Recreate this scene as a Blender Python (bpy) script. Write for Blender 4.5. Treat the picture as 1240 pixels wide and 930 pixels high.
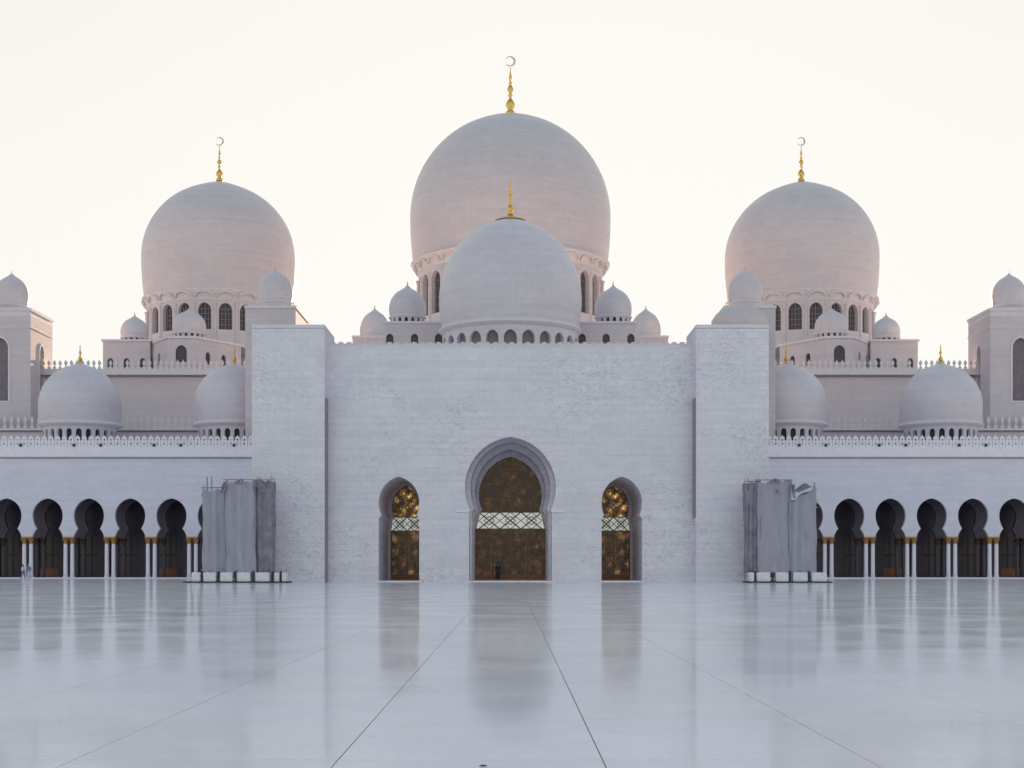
import bpy, bmesh, math, random
from mathutils import Vector, Matrix
from mathutils.geometry import tessellate_polygon
R = math.radians
PI = math.pi
random.seed(7)
for o in list(bpy.data.objects):
    bpy.data.objects.remove(o)
scene = bpy.context.scene
col = scene.collection

# ------------------------------------------------------------------ camera
F = 964.0                     # layout focal length in pixels; depths and the real focal length are both K times larger
K = 1.763
CAMH = 1.6
cam_data = bpy.data.cameras.new('camera')
cam_data.sensor_width = 36.0
cam_data.lens = F * K / 1240 * 36.0
cam_data.shift_x = 2 / 1240
cam_data.shift_y = 220 / 1240
cam_data.clip_start = 0.05
cam_data.clip_end = 12000
cam = bpy.data.objects.new('camera', cam_data)
cam.location = (0, 0, CAMH)
cam.rotation_euler = (R(90), 0, 0)
col.objects.link(cam)
scene.camera = cam

# ------------------------------------------------------------------ sky, sun, exposure
SUN_EL, SUN_AZ = 6.0, 3.0     # low behind the main dome; azimuth from +Y towards +X
world = bpy.data.worlds.new('World')
scene.world = world
world.use_nodes = True
wn = world.node_tree.nodes
wl = world.node_tree.links
wn.clear()
wo = wn.new('ShaderNodeOutputWorld')
bg = wn.new('ShaderNodeBackground')
sky = wn.new('ShaderNodeTexSky')
sky.sky_type = 'NISHITA'
sky.sun_disc = False
sky.sun_elevation = R(SUN_EL)
sky.sun_rotation = R(SUN_AZ)
sky.air_density = 1.0
sky.dust_density = 1.0
sky.ozone_density = 0.6
bg.inputs['Strength'].default_value = 0.12
# highlight roll-off put into the sky colour: a soft shoulder on its radiance
SKY_MAX = 1.52
sep_ = wn.new('ShaderNodeSeparateColor')
com_ = wn.new('ShaderNodeCombineColor')
wl.new(sky.outputs[0], sep_.inputs[0])
for ch, lim in enumerate((1.02, 1.0, 0.965)):
    q = []
    for op, val in (('DIVIDE', SKY_MAX * lim), ('POWER', 2.0), ('ADD', 1.0), ('POWER', 0.5)):
        m_ = wn.new('ShaderNodeMath')
        m_.operation = op
        m_.inputs[1].default_value = val
        wl.new(q[-1].outputs[0] if q else sep_.outputs[ch], m_.inputs[0])
        q.append(m_)
    dv = wn.new('ShaderNodeMath')
    dv.operation = 'DIVIDE'
    wl.new(sep_.outputs[ch], dv.inputs[0])
    wl.new(q[-1].outputs[0], dv.inputs[1])
    wl.new(dv.outputs[0], com_.inputs[ch])
wl.new(com_.outputs[0], bg.inputs['Color'])
wl.new(bg.outputs[0], wo.inputs['Surface'])

sun_data = bpy.data.lights.new('sun', 'SUN')
sun_data.energy = 3.5
sun_data.angle = R(0.53)
sun_data.color = (1.0, 0.74, 0.45)
sun = bpy.data.objects.new('sun', sun_data)
sd = Vector((math.sin(R(SUN_AZ)) * math.cos(R(SUN_EL)), math.cos(R(SUN_AZ)) * math.cos(R(SUN_EL)), math.sin(R(SUN_EL))))
sun.rotation_euler = sd.to_track_quat('Z', 'Y').to_euler()
sun.location = (0, 300, 120)
col.objects.link(sun)

scene.view_settings.view_transform = 'Standard'
scene.view_settings.look = 'None'
scene.view_settings.exposure = 2.42
scene.view_settings.gamma = 1.0
scene.view_settings.use_curve_mapping = False
scene.render.engine = 'CYCLES'
scene.cycles.max_bounces = 8
scene.cycles.use_denoising = True
scene.cycles.sample_clamp_indirect = 8


def PX(x, Y):                 # metres right of the axis for a feature at depth Y
    return (x - 618) * Y / F


def PZ(y, Y):
    return CAMH + (685 - y) * Y / F


# ------------------------------------------------------------------ materials
def newmat(name):
    m = bpy.data.materials.new(name)
    m.use_nodes = True
    nt = m.node_tree
    b = nt.nodes['Principled BSDF']
    return m, nt, b


def N(nt, t, **kw):
    n = nt.nodes.new(t)
    for k, v in kw.items():
        if k.startswith('i_'):
            key = k[2:]
            n.inputs[int(key) if key.isdigit() else key].default_value = v
        else:
            setattr(n, k, v)
    return n


def mix(nt, a, b, fac, mode='MIX'):
    n = N(nt, 'ShaderNodeMix', data_type='RGBA', blend_type=mode)
    for sock, val in ((n.inputs[0], fac), (n.inputs[6], a), (n.inputs[7], b)):
        if hasattr(val, 'is_output'):
            nt.links.new(val, sock)
        else:
            sock.default_value = val
    return n.outputs[2]


def ramp(nt, src, stops):
    r = N(nt, 'ShaderNodeValToRGB')
    while len(r.color_ramp.elements) < len(stops):
        r.color_ramp.elements.new(0.5)
    for e, (p, c) in zip(r.color_ramp.elements, stops):
        e.position = p
        e.color = c if len(c) == 4 else (*c, 1)
    nt.links.new(src, r.inputs[0])
    return r.outputs[0]


def marble(name, base, rough=0.45, course=0.62, length=1.25, round_k=None, joint=0.86, vary=0.05, blotch=0.07, carve_shade=0.0):
    """white marble cladding: slabs of slightly differing tone, fine joints, soft blotches"""
    m, nt, b = newmat(name)
    tc = N(nt, 'ShaderNodeTexCoord')
    sep = N(nt, 'ShaderNodeSeparateXYZ')
    nt.links.new(tc.outputs['Object'], sep.inputs[0])
    comb = N(nt, 'ShaderNodeCombineXYZ')
    if round_k:
        at = N(nt, 'ShaderNodeMath', operation='ARCTAN2')
        nt.links.new(sep.outputs[1], at.inputs[0])
        nt.links.new(sep.outputs[0], at.inputs[1])
        mu = N(nt, 'ShaderNodeMath', operation='MULTIPLY', i_1=round_k)
        nt.links.new(at.outputs[0], mu.inputs[0])
        nt.links.new(mu.outputs[0], comb.inputs[0])
    else:
        ad = N(nt, 'ShaderNodeMath', operation='ADD')
        nt.links.new(sep.outputs[0], ad.inputs[0])
        nt.links.new(sep.outputs[1], ad.inputs[1])
        nt.links.new(ad.outputs[0], comb.inputs[0])
    nt.links.new(sep.outputs[2], comb.inputs[1])
    br = N(nt, 'ShaderNodeTexBrick', i_Scale=1.0)
    br.offset = 0.5
    br.inputs['Color1'].default_value = (1 - vary,) * 3 + (1,)
    br.inputs['Color2'].default_value = (1 + vary * 0.6,) * 3 + (1,)
    br.inputs['Mortar'].default_value = (joint, joint, joint, 1)
    br.inputs['Mortar Size'].default_value = 0.022
    br.inputs['Mortar Smooth'].default_value = 0.3
    br.inputs['Brick Width'].default_value = length
    br.inputs['Row Height'].default_value = course
    nt.links.new(comb.outputs[0], br.inputs['Vector'])
    n1 = N(nt, 'ShaderNodeTexNoise', i_Scale=0.22, i_Detail=5.0, i_Roughness=0.62)
    nt.links.new(tc.outputs['Object'], n1.inputs['Vector'])
    r1 = ramp(nt, n1.outputs['Fac'], [(0.3, (1 - blotch, 1 - blotch, 1 - blotch * 0.8)), (0.7, (1.0, 0.995, 0.99))])
    n2 = N(nt, 'ShaderNodeTexNoise', i_Scale=1.1, i_Detail=7.0, i_Roughness=0.75, i_Distortion=1.2)
    nt.links.new(tc.outputs['Object'], n2.inputs['Vector'])
    r2 = ramp(nt, n2.outputs['Fac'], [(0.35, (0.93, 0.935, 0.945)), (0.6, (1, 1, 1))])
    # faint tone bands along the courses
    mp = N(nt, 'ShaderNodeMapping')
    mp.inputs['Scale'].default_value = (0.09, 0.09, 1.9)
    nt.links.new(tc.outputs['Object'], mp.inputs[0])
    n3 = N(nt, 'ShaderNodeTexNoise', i_Scale=1.0, i_Detail=4.0, i_Roughness=0.6)
    nt.links.new(mp.outputs[0], n3.inputs['Vector'])
    r3 = ramp(nt, n3.outputs['Fac'], [(0.36, (0.93, 0.93, 0.935)), (0.60, (1, 1, 1))])
    c = mix(nt, (*base, 1), br.outputs['Color'], 1.0, 'MULTIPLY')
    c = mix(nt, c, r1, 1.0, 'MULTIPLY')
    c = mix(nt, c, r2, 1.0, 'MULTIPLY')
    c = mix(nt, c, r3, 1.0, 'MULTIPLY')
    if carve_shade:
        # scroll carving's light and dark, put into the colour over parts of the wall
        n5 = N(nt, 'ShaderNodeTexNoise', i_Scale=1.0, i_Detail=5.0, i_Roughness=0.65, i_Distortion=1.8)
        mp5 = N(nt, 'ShaderNodeMapping')
        mp5.inputs['Scale'].default_value = (1.3, 1.3, 2.4)
        nt.links.new(tc.outputs['Object'], mp5.inputs[0])
        nt.links.new(mp5.outputs[0], n5.inputs['Vector'])
        r5 = ramp(nt, n5.outputs['Fac'], [(0.40, (0.78, 0.78, 0.785)), (0.475, (1, 1, 1)), (0.62, (1.07, 1.07, 1.06))])
        n6 = N(nt, 'ShaderNodeTexNoise', i_Scale=0.13, i_Detail=3.0, i_Roughness=0.5)
        nt.links.new(tc.outputs['Object'], n6.inputs['Vector'])
        k6 = ramp(nt, n6.outputs['Fac'], [(0.42, (0.12, 0.12, 0.12)), (0.60, (0.85, 0.85, 0.85))])
        c = mix(nt, c, mix(nt, c, r5, 1.0, 'MULTIPLY'), k6)
    nt.links.new(c, b.inputs['Base Color'])
    b.inputs['Roughness'].default_value = rough
    bp = N(nt, 'ShaderNodeBump', i_Strength=0.25, i_Distance=0.02)
    nt.links.new(br.outputs['Fac'], bp.inputs['Height'])
    bp.invert = True
    nt.links.new(bp.outputs[0], b.inputs['Normal'])
    return m


def plain(name, base, rough=0.5, metal=0.0, vary=0.12, scale=3.0, emit=None, estr=0.0, spec=None):
    m, nt, b = newmat(name)
    tc = N(nt, 'ShaderNodeTexCoord')
    n1 = N(nt, 'ShaderNodeTexNoise', i_Scale=scale, i_Detail=5.0, i_Roughness=0.6)
    nt.links.new(tc.outputs['Object'], n1.inputs['Vector'])
    lo = tuple(v * (1 - vary) for v in base)
    hi = tuple(min(1, v * (1 + vary)) for v in base)
    c = ramp(nt, n1.outputs['Fac'], [(0.3, lo), (0.7, hi)])
    nt.links.new(c, b.inputs['Base Color'])
    b.inputs['Roughness'].default_value = rough
    b.inputs['Metallic'].default_value = metal
    if spec is not None:
        b.inputs['Specular IOR Level'].default_value = spec
    if emit:
        b.inputs['Emission Color'].default_value = (*emit, 1)
        b.inputs['Emission Strength'].default_value = estr
    return m


M = {}
M['facade'] = marble('facade_marble', (0.83, 0.79, 0.86), course=0.62, length=1.3, joint=0.88, vary=0.03, carve_shade=1.0)
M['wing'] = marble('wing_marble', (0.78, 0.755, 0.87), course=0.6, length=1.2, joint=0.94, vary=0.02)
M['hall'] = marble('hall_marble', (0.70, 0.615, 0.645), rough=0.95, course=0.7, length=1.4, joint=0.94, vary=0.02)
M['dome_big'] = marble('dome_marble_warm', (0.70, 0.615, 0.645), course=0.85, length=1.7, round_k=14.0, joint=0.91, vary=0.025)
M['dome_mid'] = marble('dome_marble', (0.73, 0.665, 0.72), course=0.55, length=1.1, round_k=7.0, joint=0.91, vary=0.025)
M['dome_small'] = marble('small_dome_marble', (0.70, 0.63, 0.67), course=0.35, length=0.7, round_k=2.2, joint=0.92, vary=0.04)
M['trim'] = plain('trim_marble', (0.72, 0.665, 0.70), 0.9, vary=0.05, scale=1.5)
M['trim_cool'] = plain('cool_trim_marble', (0.82, 0.785, 0.86), 0.4, vary=0.05, scale=1.5)
M['white'] = plain('polished_white_marble', (0.82, 0.76, 0.84), 0.25, vary=0.05, scale=4)
M['gold'] = plain('gilded_metal', (0.80, 0.50, 0.16), 0.32, 1.0, vary=0.25, scale=5)
M['gold_dull'] = plain('gilded_capital', (0.46, 0.24, 0.08), 0.5, 0.5, vary=0.3, scale=9)
M['silver'] = plain('crescent_metal', (0.50, 0.49, 0.46), 0.5, 0.5, vary=0.05)
M['glass'] = plain('dark_window_glass', (0.06, 0.045, 0.062), 0.35, vary=0.2, scale=2)
M['glass_grey'] = plain('screened_window', (0.19, 0.155, 0.18), 0.6, vary=0.2, scale=2)
M['void'] = plain('dark_void', (0.035, 0.033, 0.04), 0.7, vary=0.2)
M['tracery'] = plain('bronze_tracery', (0.36, 0.17, 0.095), 0.4, 0.35, vary=0.6, scale=1.2)
M['leaf_dark'] = plain('dark_leaf_glass', (0.03, 0.026, 0.03), 0.15, vary=0.3, scale=1)
M['bronze_dark'] = plain('dark_bronze', (0.045, 0.03, 0.022), 0.4, 0.5, vary=0.3, scale=4)
M['mullion'] = plain('window_mullion', (0.25, 0.24, 0.25), 0.5, vary=0.1)
M['bronze'] = plain('bronze_frame', (0.12, 0.06, 0.04), 0.35, 0.7, vary=0.3, scale=4)
M['wood'] = plain('bronze_kick_plate', (0.20, 0.085, 0.04), 0.4, 0.4, vary=0.25, scale=4)
M['dark_grey'] = plain('shade_and_deck_grey', (0.27, 0.25, 0.30), 0.5, vary=0.1)  # grey for the corner slots' painted shade and the scaffold decks
M['steel'] = plain('galvanised_tube', (0.42, 0.44, 0.48), 0.4, 0.7, vary=0.15)
M['black'] = plain('black_steel_frame', (0.03, 0.03, 0.035), 0.5, vary=0.2)
M['block'] = plain('white_concrete_block', (0.80, 0.74, 0.80), 0.75, vary=0.12, scale=2.5)
M['inner'] = plain('inner_marble_shaded', (0.09, 0.078, 0.105), 0.5, vary=0.12, scale=0.8)  # darkened copy of the white marble, the gallery's shade in its colour
M['corridor'] = plain('gallery_marble_shaded', (0.055, 0.046, 0.075), 0.4, vary=0.3, scale=0.8)  # dimness of the gallery put into the base colour
M['skin'] = plain('skin', (0.42, 0.26, 0.19), 0.5, vary=0.05)
M['hair'] = plain('dark_hair', (0.02, 0.016, 0.014), 0.6, vary=0.1)
M['cloth_white'] = plain('white_cotton', (0.72, 0.68, 0.70), 0.8, vary=0.08, scale=8)
M['cloth_blue'] = plain('blue_cotton', (0.16, 0.22, 0.42), 0.8, vary=0.12, scale=8)
M['cloth_pale'] = plain('pale_trousers', (0.52, 0.54, 0.62), 0.8, vary=0.1, scale=8)
M['cloth_dark'] = plain('dark_cotton', (0.025, 0.025, 0.035), 0.85, vary=0.2, scale=8)


def netting_mat():
    m, nt, b = newmat('grey_debris_netting')
    tc = N(nt, 'ShaderNodeTexCoord')
    mp = N(nt, 'ShaderNodeMapping')
    mp.inputs['Scale'].default_value = (1.6, 1.6, 0.22)
    nt.links.new(tc.outputs['Object'], mp.inputs[0])
    n1 = N(nt, 'ShaderNodeTexNoise', i_Scale=1.3, i_Detail=5.0, i_Roughness=0.6, i_Distortion=0.6)
    nt.links.new(mp.outputs[0], n1.inputs['Vector'])
    c = ramp(nt, n1.outputs['Fac'], [(0.3, (0.33, 0.31, 0.38)), (0.5, (0.38, 0.36, 0.43)), (0.72, (0.45, 0.43, 0.50))])
    nt.links.new(c, b.inputs['Base Color'])
    b.inputs['Roughness'].default_value = 0.8
    wv = N(nt, 'ShaderNodeTexNoise', i_Scale=2.4, i_Detail=4.0)
    nt.links.new(mp.outputs[0], wv.inputs['Vector'])
    bp = N(nt, 'ShaderNodeBump', i_Strength=0.7, i_Distance=0.12)
    nt.links.new(wv.outputs['Fac'], bp.inputs['Height'])
    nt.links.new(bp.outputs[0], b.inputs['Normal'])
    return m


M['net'] = netting_mat()
M['net_shade'] = plain('shaded_netting', (0.26, 0.235, 0.285), 0.85, vary=0.3, scale=1.2)  # darker net: shade of the side face put into the colour


def door_glass(name, amber, strength, dark=(0.022, 0.012, 0.012), scale=1.3):
    """dark bronze glass with the lamps of the hall glowing through it"""
    m, nt, b = newmat(name)
    tc = N(nt, 'ShaderNodeTexCoord')
    v = N(nt, 'ShaderNodeTexVoronoi', i_Scale=scale)
    v.feature = 'SMOOTH_F1'
    nt.links.new(tc.outputs['Object'], v.inputs['Vector'])
    r = ramp(nt, v.outputs['Distance'], [(0.02, (1, 1, 1)), (0.30, (0.35, 0.35, 0.35)), (0.62, (0.03, 0.03, 0.03))])
    n = N(nt, 'ShaderNodeTexNoise', i_Scale=scale * 1.2, i_Detail=4.0)
    nt.links.new(tc.outputs['Object'], n.inputs['Vector'])
    rn = ramp(nt, n.outputs['Fac'], [(0.4, (0.1, 0.1, 0.1)), (0.66, (1, 1, 1))])
    f = mix(nt, r, rn, 1.0, 'MULTIPLY')
    e = mix(nt, f, (*amber, 1), 1.0, 'MULTIPLY')
    b.inputs['Base Color'].default_value = (*dark, 1)
    b.inputs['Roughness'].default_value = 0.18
    nt.links.new(e, b.inputs['Emission Color'])
    b.inputs['Emission Strength'].default_value = strength
    return m


M['glass_main'] = door_glass('bronze_door_glass', (0.60, 0.26, 0.12), 0.05)
M['glass_side'] = door_glass('chandelier_lit_glass', (1.0, 0.56, 0.22), 0.30, scale=1.6)
M['glass_leaf'] = door_glass('amber_leaf_glass', (1.0, 0.52, 0.20), 0.10, scale=1.2)
M['lit'] = plain('lit_opal_glass', (0.75, 0.76, 0.72), 0.3, vary=0.06, emit=(0.93, 0.97, 0.90), estr=0.06)


def floor_mat():
    m, nt, b = newmat('polished_courtyard_marble')
    tc = N(nt, 'ShaderNodeTexCoord')
    geo = N(nt, 'ShaderNodeNewGeometry')
    oi = N(nt, 'ShaderNodeObjectInfo')
    at = N(nt, 'ShaderNodeAttribute', attribute_name='tone')
    n1 = N(nt, 'ShaderNodeTexNoise', i_Scale=0.9, i_Detail=7.0, i_Roughness=0.65, i_Distortion=0.8)
    nt.links.new(geo.outputs['Position'], n1.inputs['Vector'])
    c1 = ramp(nt, n1.outputs['Fac'], [(0.32, (0.90, 0.835, 0.90)), (0.62, (0.98, 0.92, 0.97))])
    n2 = N(nt, 'ShaderNodeTexNoise', i_Scale=7.0, i_Detail=5.0, i_Roughness=0.7, i_Distortion=2.0)
    nt.links.new(geo.outputs['Position'], n2.inputs['Vector'])
    c2 = ramp(nt, n2.outputs['Fac'], [(0.4, (0.94, 0.94, 0.945)), (0.6, (1, 1, 1))])
    c = mix(nt, c1, c2, 1.0, 'MULTIPLY')
    c = mix(nt, c, at.outputs['Color'], 1.0, 'MULTIPLY')
    nt.links.new(c, b.inputs['Base Color'])
    n3 = N(nt, 'ShaderNodeTexNoise', i_Scale=0.35, i_Detail=5.0, i_Roughness=0.6)
    nt.links.new(geo.outputs['Position'], n3.inputs['Vector'])
    rr = N(nt, 'ShaderNodeMapRange', i_1=0.3, i_2=0.7, i_3=0.03, i_4=0.15)
    nt.links.new(n3.outputs['Fac'], rr.inputs[0])
    b.inputs['Roughness'].default_value = 0.38
    b.inputs['IOR'].default_value = 1.5
    b.inputs['Coat Weight'].default_value = 0.68
    b.inputs['Coat IOR'].default_value = 1.5
    nt.links.new(rr.outputs[0], b.inputs['Coat Roughness'])
    n4 = N(nt, 'ShaderNodeTexNoise', i_Scale=1.1, i_Detail=3.0, i_Roughness=0.5)
    nt.links.new(geo.outputs['Position'], n4.inputs['Vector'])
    bp = N(nt, 'ShaderNodeBump', i_Strength=0.4, i_Distance=0.003)
    nt.links.new(n4.outputs['Fac'], bp.inputs['Height'])
    nt.links.new(bp.outputs[0], b.inputs['Normal'])
    nt.links.new(bp.outputs[0], b.inputs['Coat Normal'])
    return m


M['floor'] = floor_mat()
M['grout'] = plain('paving_joint', (0.17, 0.15, 0.16), 0.9, vary=0.15, scale=6)


# ------------------------------------------------------------------ mesh helpers
class MB:
    def __init__(s):
        s.v, s.f, s.sm = [], [], []

    def face(s, pts, smooth=False):
        i = len(s.v)
        s.v += [tuple(p) for p in pts]
        s.f.append(tuple(range(i, i + len(pts))))
        s.sm.append(smooth)

    def box(s, x0, x1, y0, y1, z0, z1):
        i = len(s.v)
        s.v += [(x0, y0, z0), (x1, y0, z0), (x1, y1, z0), (x0, y1, z0), (x0, y0, z1), (x1, y0, z1), (x1, y1, z1), (x0, y1, z1)]
        for q in ((3, 2, 1, 0), (4, 5, 6, 7), (0, 1, 5, 4), (1, 2, 6, 5), (2, 3, 7, 6), (3, 0, 4, 7)):
            s.f.append(tuple(i + k for k in q))
            s.sm.append(False)
        return s

    def lathe(s, prof, n=48, smooth=True, a0=0.0, a1=2 * PI, cx=0, cy=0, cap=True):
        full = abs(a1 - a0 - 2 * PI) < 1e-6
        m = n if full else n + 1
        i = len(s.v)
        for (r, z) in prof:
            for k in range(m):
                a = a0 + (a1 - a0) * k / n
                s.v.append((cx + r * math.cos(a), cy + r * math.sin(a), z))
        for j in range(len(prof) - 1):
            for k in range(n):
                k2 = (k + 1) % m
                s.f.append((i + j * m + k, i + j * m + k2, i + (j + 1) * m + k2, i + (j + 1) * m + k))
                s.sm.append(smooth)
        if cap and full:
            s.f.append(tuple(i + k for k in range(m))[::-1]); s.sm.append(False)
            e = i + (len(prof) - 1) * m
            s.f.append(tuple(e + k for k in range(m))); s.sm.append(False)
        return s

    def tube(s, pts, r, n=8, closed=False, smooth=True):
        pts = [Vector(p) for p in pts]
        L = len(pts)
        i = len(s.v)
        for j, p in enumerate(pts):
            if closed:
                d = pts[(j + 1) % L] - pts[j - 1]
            else:
                d = pts[min(j + 1, L - 1)] - pts[max(j - 1, 0)]
            d.normalize()
            u = d.orthogonal().normalized() if abs(d.y) > 0.9 else d.cross(Vector((0, 1, 0))).normalized()
            w = d.cross(u)
            rr = r[j] if isinstance(r, (list, tuple)) else r
            for k in range(n):
                a = 2 * PI * k / n
                s.v.append(tuple(p + (u * math.cos(a) + w * math.sin(a)) * rr))
        for j in range(L if closed else L - 1):
            j2 = (j + 1) % L
            for k in range(n):
                s.f.append((i + j * n + k, i + j * n + (k + 1) % n, i + j2 * n + (k + 1) % n, i + j2 * n + k))
                s.sm.append(smooth)
        if not closed:
            s.f.append(tuple(i + k for k in range(n))); s.sm.append(False)
            s.f.append(tuple(i + (L - 1) * n + k for k in range(n))); s.sm.append(False)
        return s

    def shape(s, outer, holes, tf, d0, d1, back=True, sides=True):
        """flat outline (s,z) with holes, extruded from depth d0 to d1; tf(s,d,z) -> xyz"""
        loops = [outer] + list(holes)
        tris = tessellate_polygon([[Vector((p[0], p[1], 0)) for p in l] for l in loops])
        flat = [p for l in loops for p in l]
        for d in ((d0, d1) if back else (d0,)):
            i = len(s.v)
            s.v += [tuple(tf(p[0], d, p[1])) for p in flat]
            for t in tris:
                s.f.append(tuple(i + k for k in t)); s.sm.append(False)
        if sides:
            for li, l in enumerate(loops):
                i = len(s.v)
                n = len(l)
                s.v += [tuple(tf(p[0], d0, p[1])) for p in l] + [tuple(tf(p[0], d1, p[1])) for p in l]
                for k in range(n):
                    k2 = (k + 1) % n
                    s.f.append((i + k, i + k2, i + n + k2, i + n + k)); s.sm.append(False)
        return s

    def mesh(s, name, mat=None):
        me = bpy.data.meshes.new(name)
        me.from_pydata(s.v, [], s.f)
        me.polygons.foreach_set('use_smooth', s.sm)
        if mat:
            me.materials.append(M[mat] if isinstance(mat, str) else mat)
        me.update()
        return me

    def build(s, name, mat, parent=None, loc=(0, 0, 0)):
        return link(name, s.mesh(name, mat), parent, loc)


def link(name, me, parent=None, loc=(0, 0, 0), rz=0.0):
    o = bpy.data.objects.new(name, me)
    o.location = loc
    o.rotation_euler = (0, 0, rz)
    if parent:
        o.parent = parent
    col.objects.link(o)
    return o


def tag(o, label, cat, group=None):
    o['label'] = label
    o['category'] = cat
    if group:
        o['group'] = group
    return o


def thing(name, label, cat, loc=(0, 0, 0), group=None):
    return tag(link(name, None, None, (loc[0], loc[1] * K, loc[2])), label, cat, group)


def structure(o):
    o['kind'] = 'structure'
    return o


def flat_tf(y):
    return lambda s, d, z: (s, y + d, z)


def wall_tf(p0, p1):
    d = (Vector(p1) - Vector(p0)).normalized()
    n = Vector((-d.y, d.x))           # to the left of p0 -> p1: inward when walking with the outside on the right
    return lambda s, dd, z: (p0[0] + d.x * s + n.x * dd, p0[1] + d.y * s + n.y * dd, z)


def arch_loop(cx, hw, z0, z1, n=10, point=0.15):
    """upright window with a slightly pointed round head, counter-clockwise from bottom left"""
    e = hw * point
    Rr = hw + e
    h = math.sqrt(Rr * Rr - e * e)
    zs = z1 - h
    right = []
    amax = math.acos(e / Rr)
    for k in range(n + 1):
        a = amax * k / n
        right.append((cx - e + Rr * math.cos(a), zs + Rr * math.sin(a)))
    left = [(2 * cx - x, z) for x, z in right[:-1]][::-1]
    return [(cx - hw, z0), (cx + hw, z0)] + right + left


def horseshoe(cx, w, zc, apex, neck, neck_w, jamb, flare_z, z0, n=14):
    """keyhole arch outline from bottom left over the top to bottom right (open at the bottom)"""
    h = apex - zc
    e = max(0.0, (h * h - w * w) / (2 * w))
    Rr = w + e
    amax = math.acos(e / Rr)
    right = [(jamb, z0), (jamb, flare_z)]
    # flare up to the neck, slightly curved
    for k in range(1, 4):
        t = k / 4
        right.append((jamb + (neck_w - jamb) * (t ** 1.5), flare_z + (neck - flare_z) * t))
    # lower arc from neck to the widest point, stretched to land on the neck
    a0 = math.acos(min(1, (neck_w + e) / Rr))
    st = (zc - neck) / max(1e-6, Rr * math.sin(a0))
    for k in range(0, 7):
        a = -a0 + a0 * k / 7
        right.append((-e + Rr * math.cos(a), zc + Rr * math.sin(a) * st))
    sh = h / (Rr * math.sin(amax))
    for k in range(0, n + 1):
        a = amax * k / n
        right.append((-e + Rr * math.cos(a), zc + Rr * math.sin(a) * sh))
    out = [(cx - x, z) for x, z in right] + [(cx + x, z) for x, z in right[:-1][::-1]]
    return out


def notch_outline(x0, x1, zb, zt, arches):
    pts = [(x0, zt), (x0, zb)]
    for a in sorted(arches, key=lambda a: a[0][0]):
        pts += a
    pts += [(x1, zb), (x1, zt)]
    return pts


# ------------------------------------------------------------------ ground and paving
g = MB()
g.box(-2500, 2500, -1500, 4000, -0.6, -0.035)
ground = structure(g.build('ground', 'floor'))
JX, JP, JY, JL = -1.42, 2.18, 2.57, 3.00
GAP, TG = 0.0055, 0.0028
gr = MB()
gr.face([(-66, 0.8, -0.012), (66, 0.8, -0.012), (66, 174.6, -0.012), (-66, 174.6, -0.012)])
courtyard = structure(gr.build('courtyard_floor', 'grout'))


def slab_mesh(mb, x0, x1, y0, y1, rnd, cx=0, cy=0):
    j = [rnd.uniform(-0.0009, 0.0009) for _ in range(4)]
    i = len(mb.v)
    mb.v += [(x0 - cx, y0 - cy, j[0]), (x1 - cx, y0 - cy, j[1]), (x1 - cx, y1 - cy, j[2]), (x0 - cx, y1 - cy, j[3]),
             (x0 - cx, y0 - cy, -0.02), (x1 - cx, y0 - cy, -0.02), (x1 - cx, y1 - cy, -0.02), (x0 - cx, y1 - cy, -0.02)]
    for q in ((0, 1, 2, 3), (0, 4, 5, 1), (1, 5, 6, 2), (2, 6, 7, 3), (3, 7, 4, 0)):
        mb.f.append(tuple(i + k for k in q))
        mb.sm.append(False)


def tone_attr(me, tones):
    ca = me.color_attributes.new('tone', 'FLOAT_COLOR', 'CORNER')
    k = 0
    for p in me.polygons:
        t = tones[p.index // 5]
        for _ in p.loop_indices:
            ca.data[k].color = (t[0], t[1], t[2], 1)
            k += 1


def tone(rnd):
    t = rnd.uniform(0.925, 1.03)
    w = rnd.uniform(-0.008, 0.008)
    return (t + w, t, t - w)


tone_attr(ground.data, [(1, 1, 1)] * 2)
rnd = random.Random(3)
variants = []
for k in range(12):
    mb = MB()
    slab_mesh(mb, -JP / 2 + GAP, JP / 2 - GAP, -JL / 2 + TG, JL / 2 - TG, rnd)
    me = mb.mesh('paving_slab', 'floor')
    tone_attr(me, [tone(rnd)])
    variants.append(me)
far, far_t = MB(), []
for r in range(0, 58):
    for c in range(-30, 31):
        x0 = JX + c * JP
        y0 = JY + r * JL
        if y0 + JL > 174.2 or abs(x0 + JP / 2) > 65:
            continue
        yc = y0 + JL / 2
        if 8 < yc < 31 and abs(x0 + JP / 2) < yc * 0.365 + 2.2:
            link('paving_slab', rnd.choice(variants), courtyard, (x0 + JP / 2, yc, 0))
        else:
            slab_mesh(far, x0 + GAP, x0 + JP - GAP, y0 + TG, y0 + JL - TG, rnd)
            far_t.append(tone(rnd))
fo = far.build('far_paving', 'floor', courtyard)
tone_attr(fo.data, far_t)
fo['kind'] = 'stuff'

# ------------------------------------------------------------------ entrance block
YT, YC = 77.0, 78.0
TX0, TX1 = PX(305, YT), PX(393, YT)          # left tower edges
TZ = PZ(393, YT)
CZ = PZ(418, YC)
WX = -TX1                                     # half width of the centre wall
YB = 84.0                                     # back of the deep reveals
ent = thing('entrance_block', 'tall pale marble entrance front with three horseshoe doorways between two square towers', 'building', (0, YT, 0))


def E(y):                                     # depth relative to the entrance thing
    return (y - YT) * K


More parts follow.
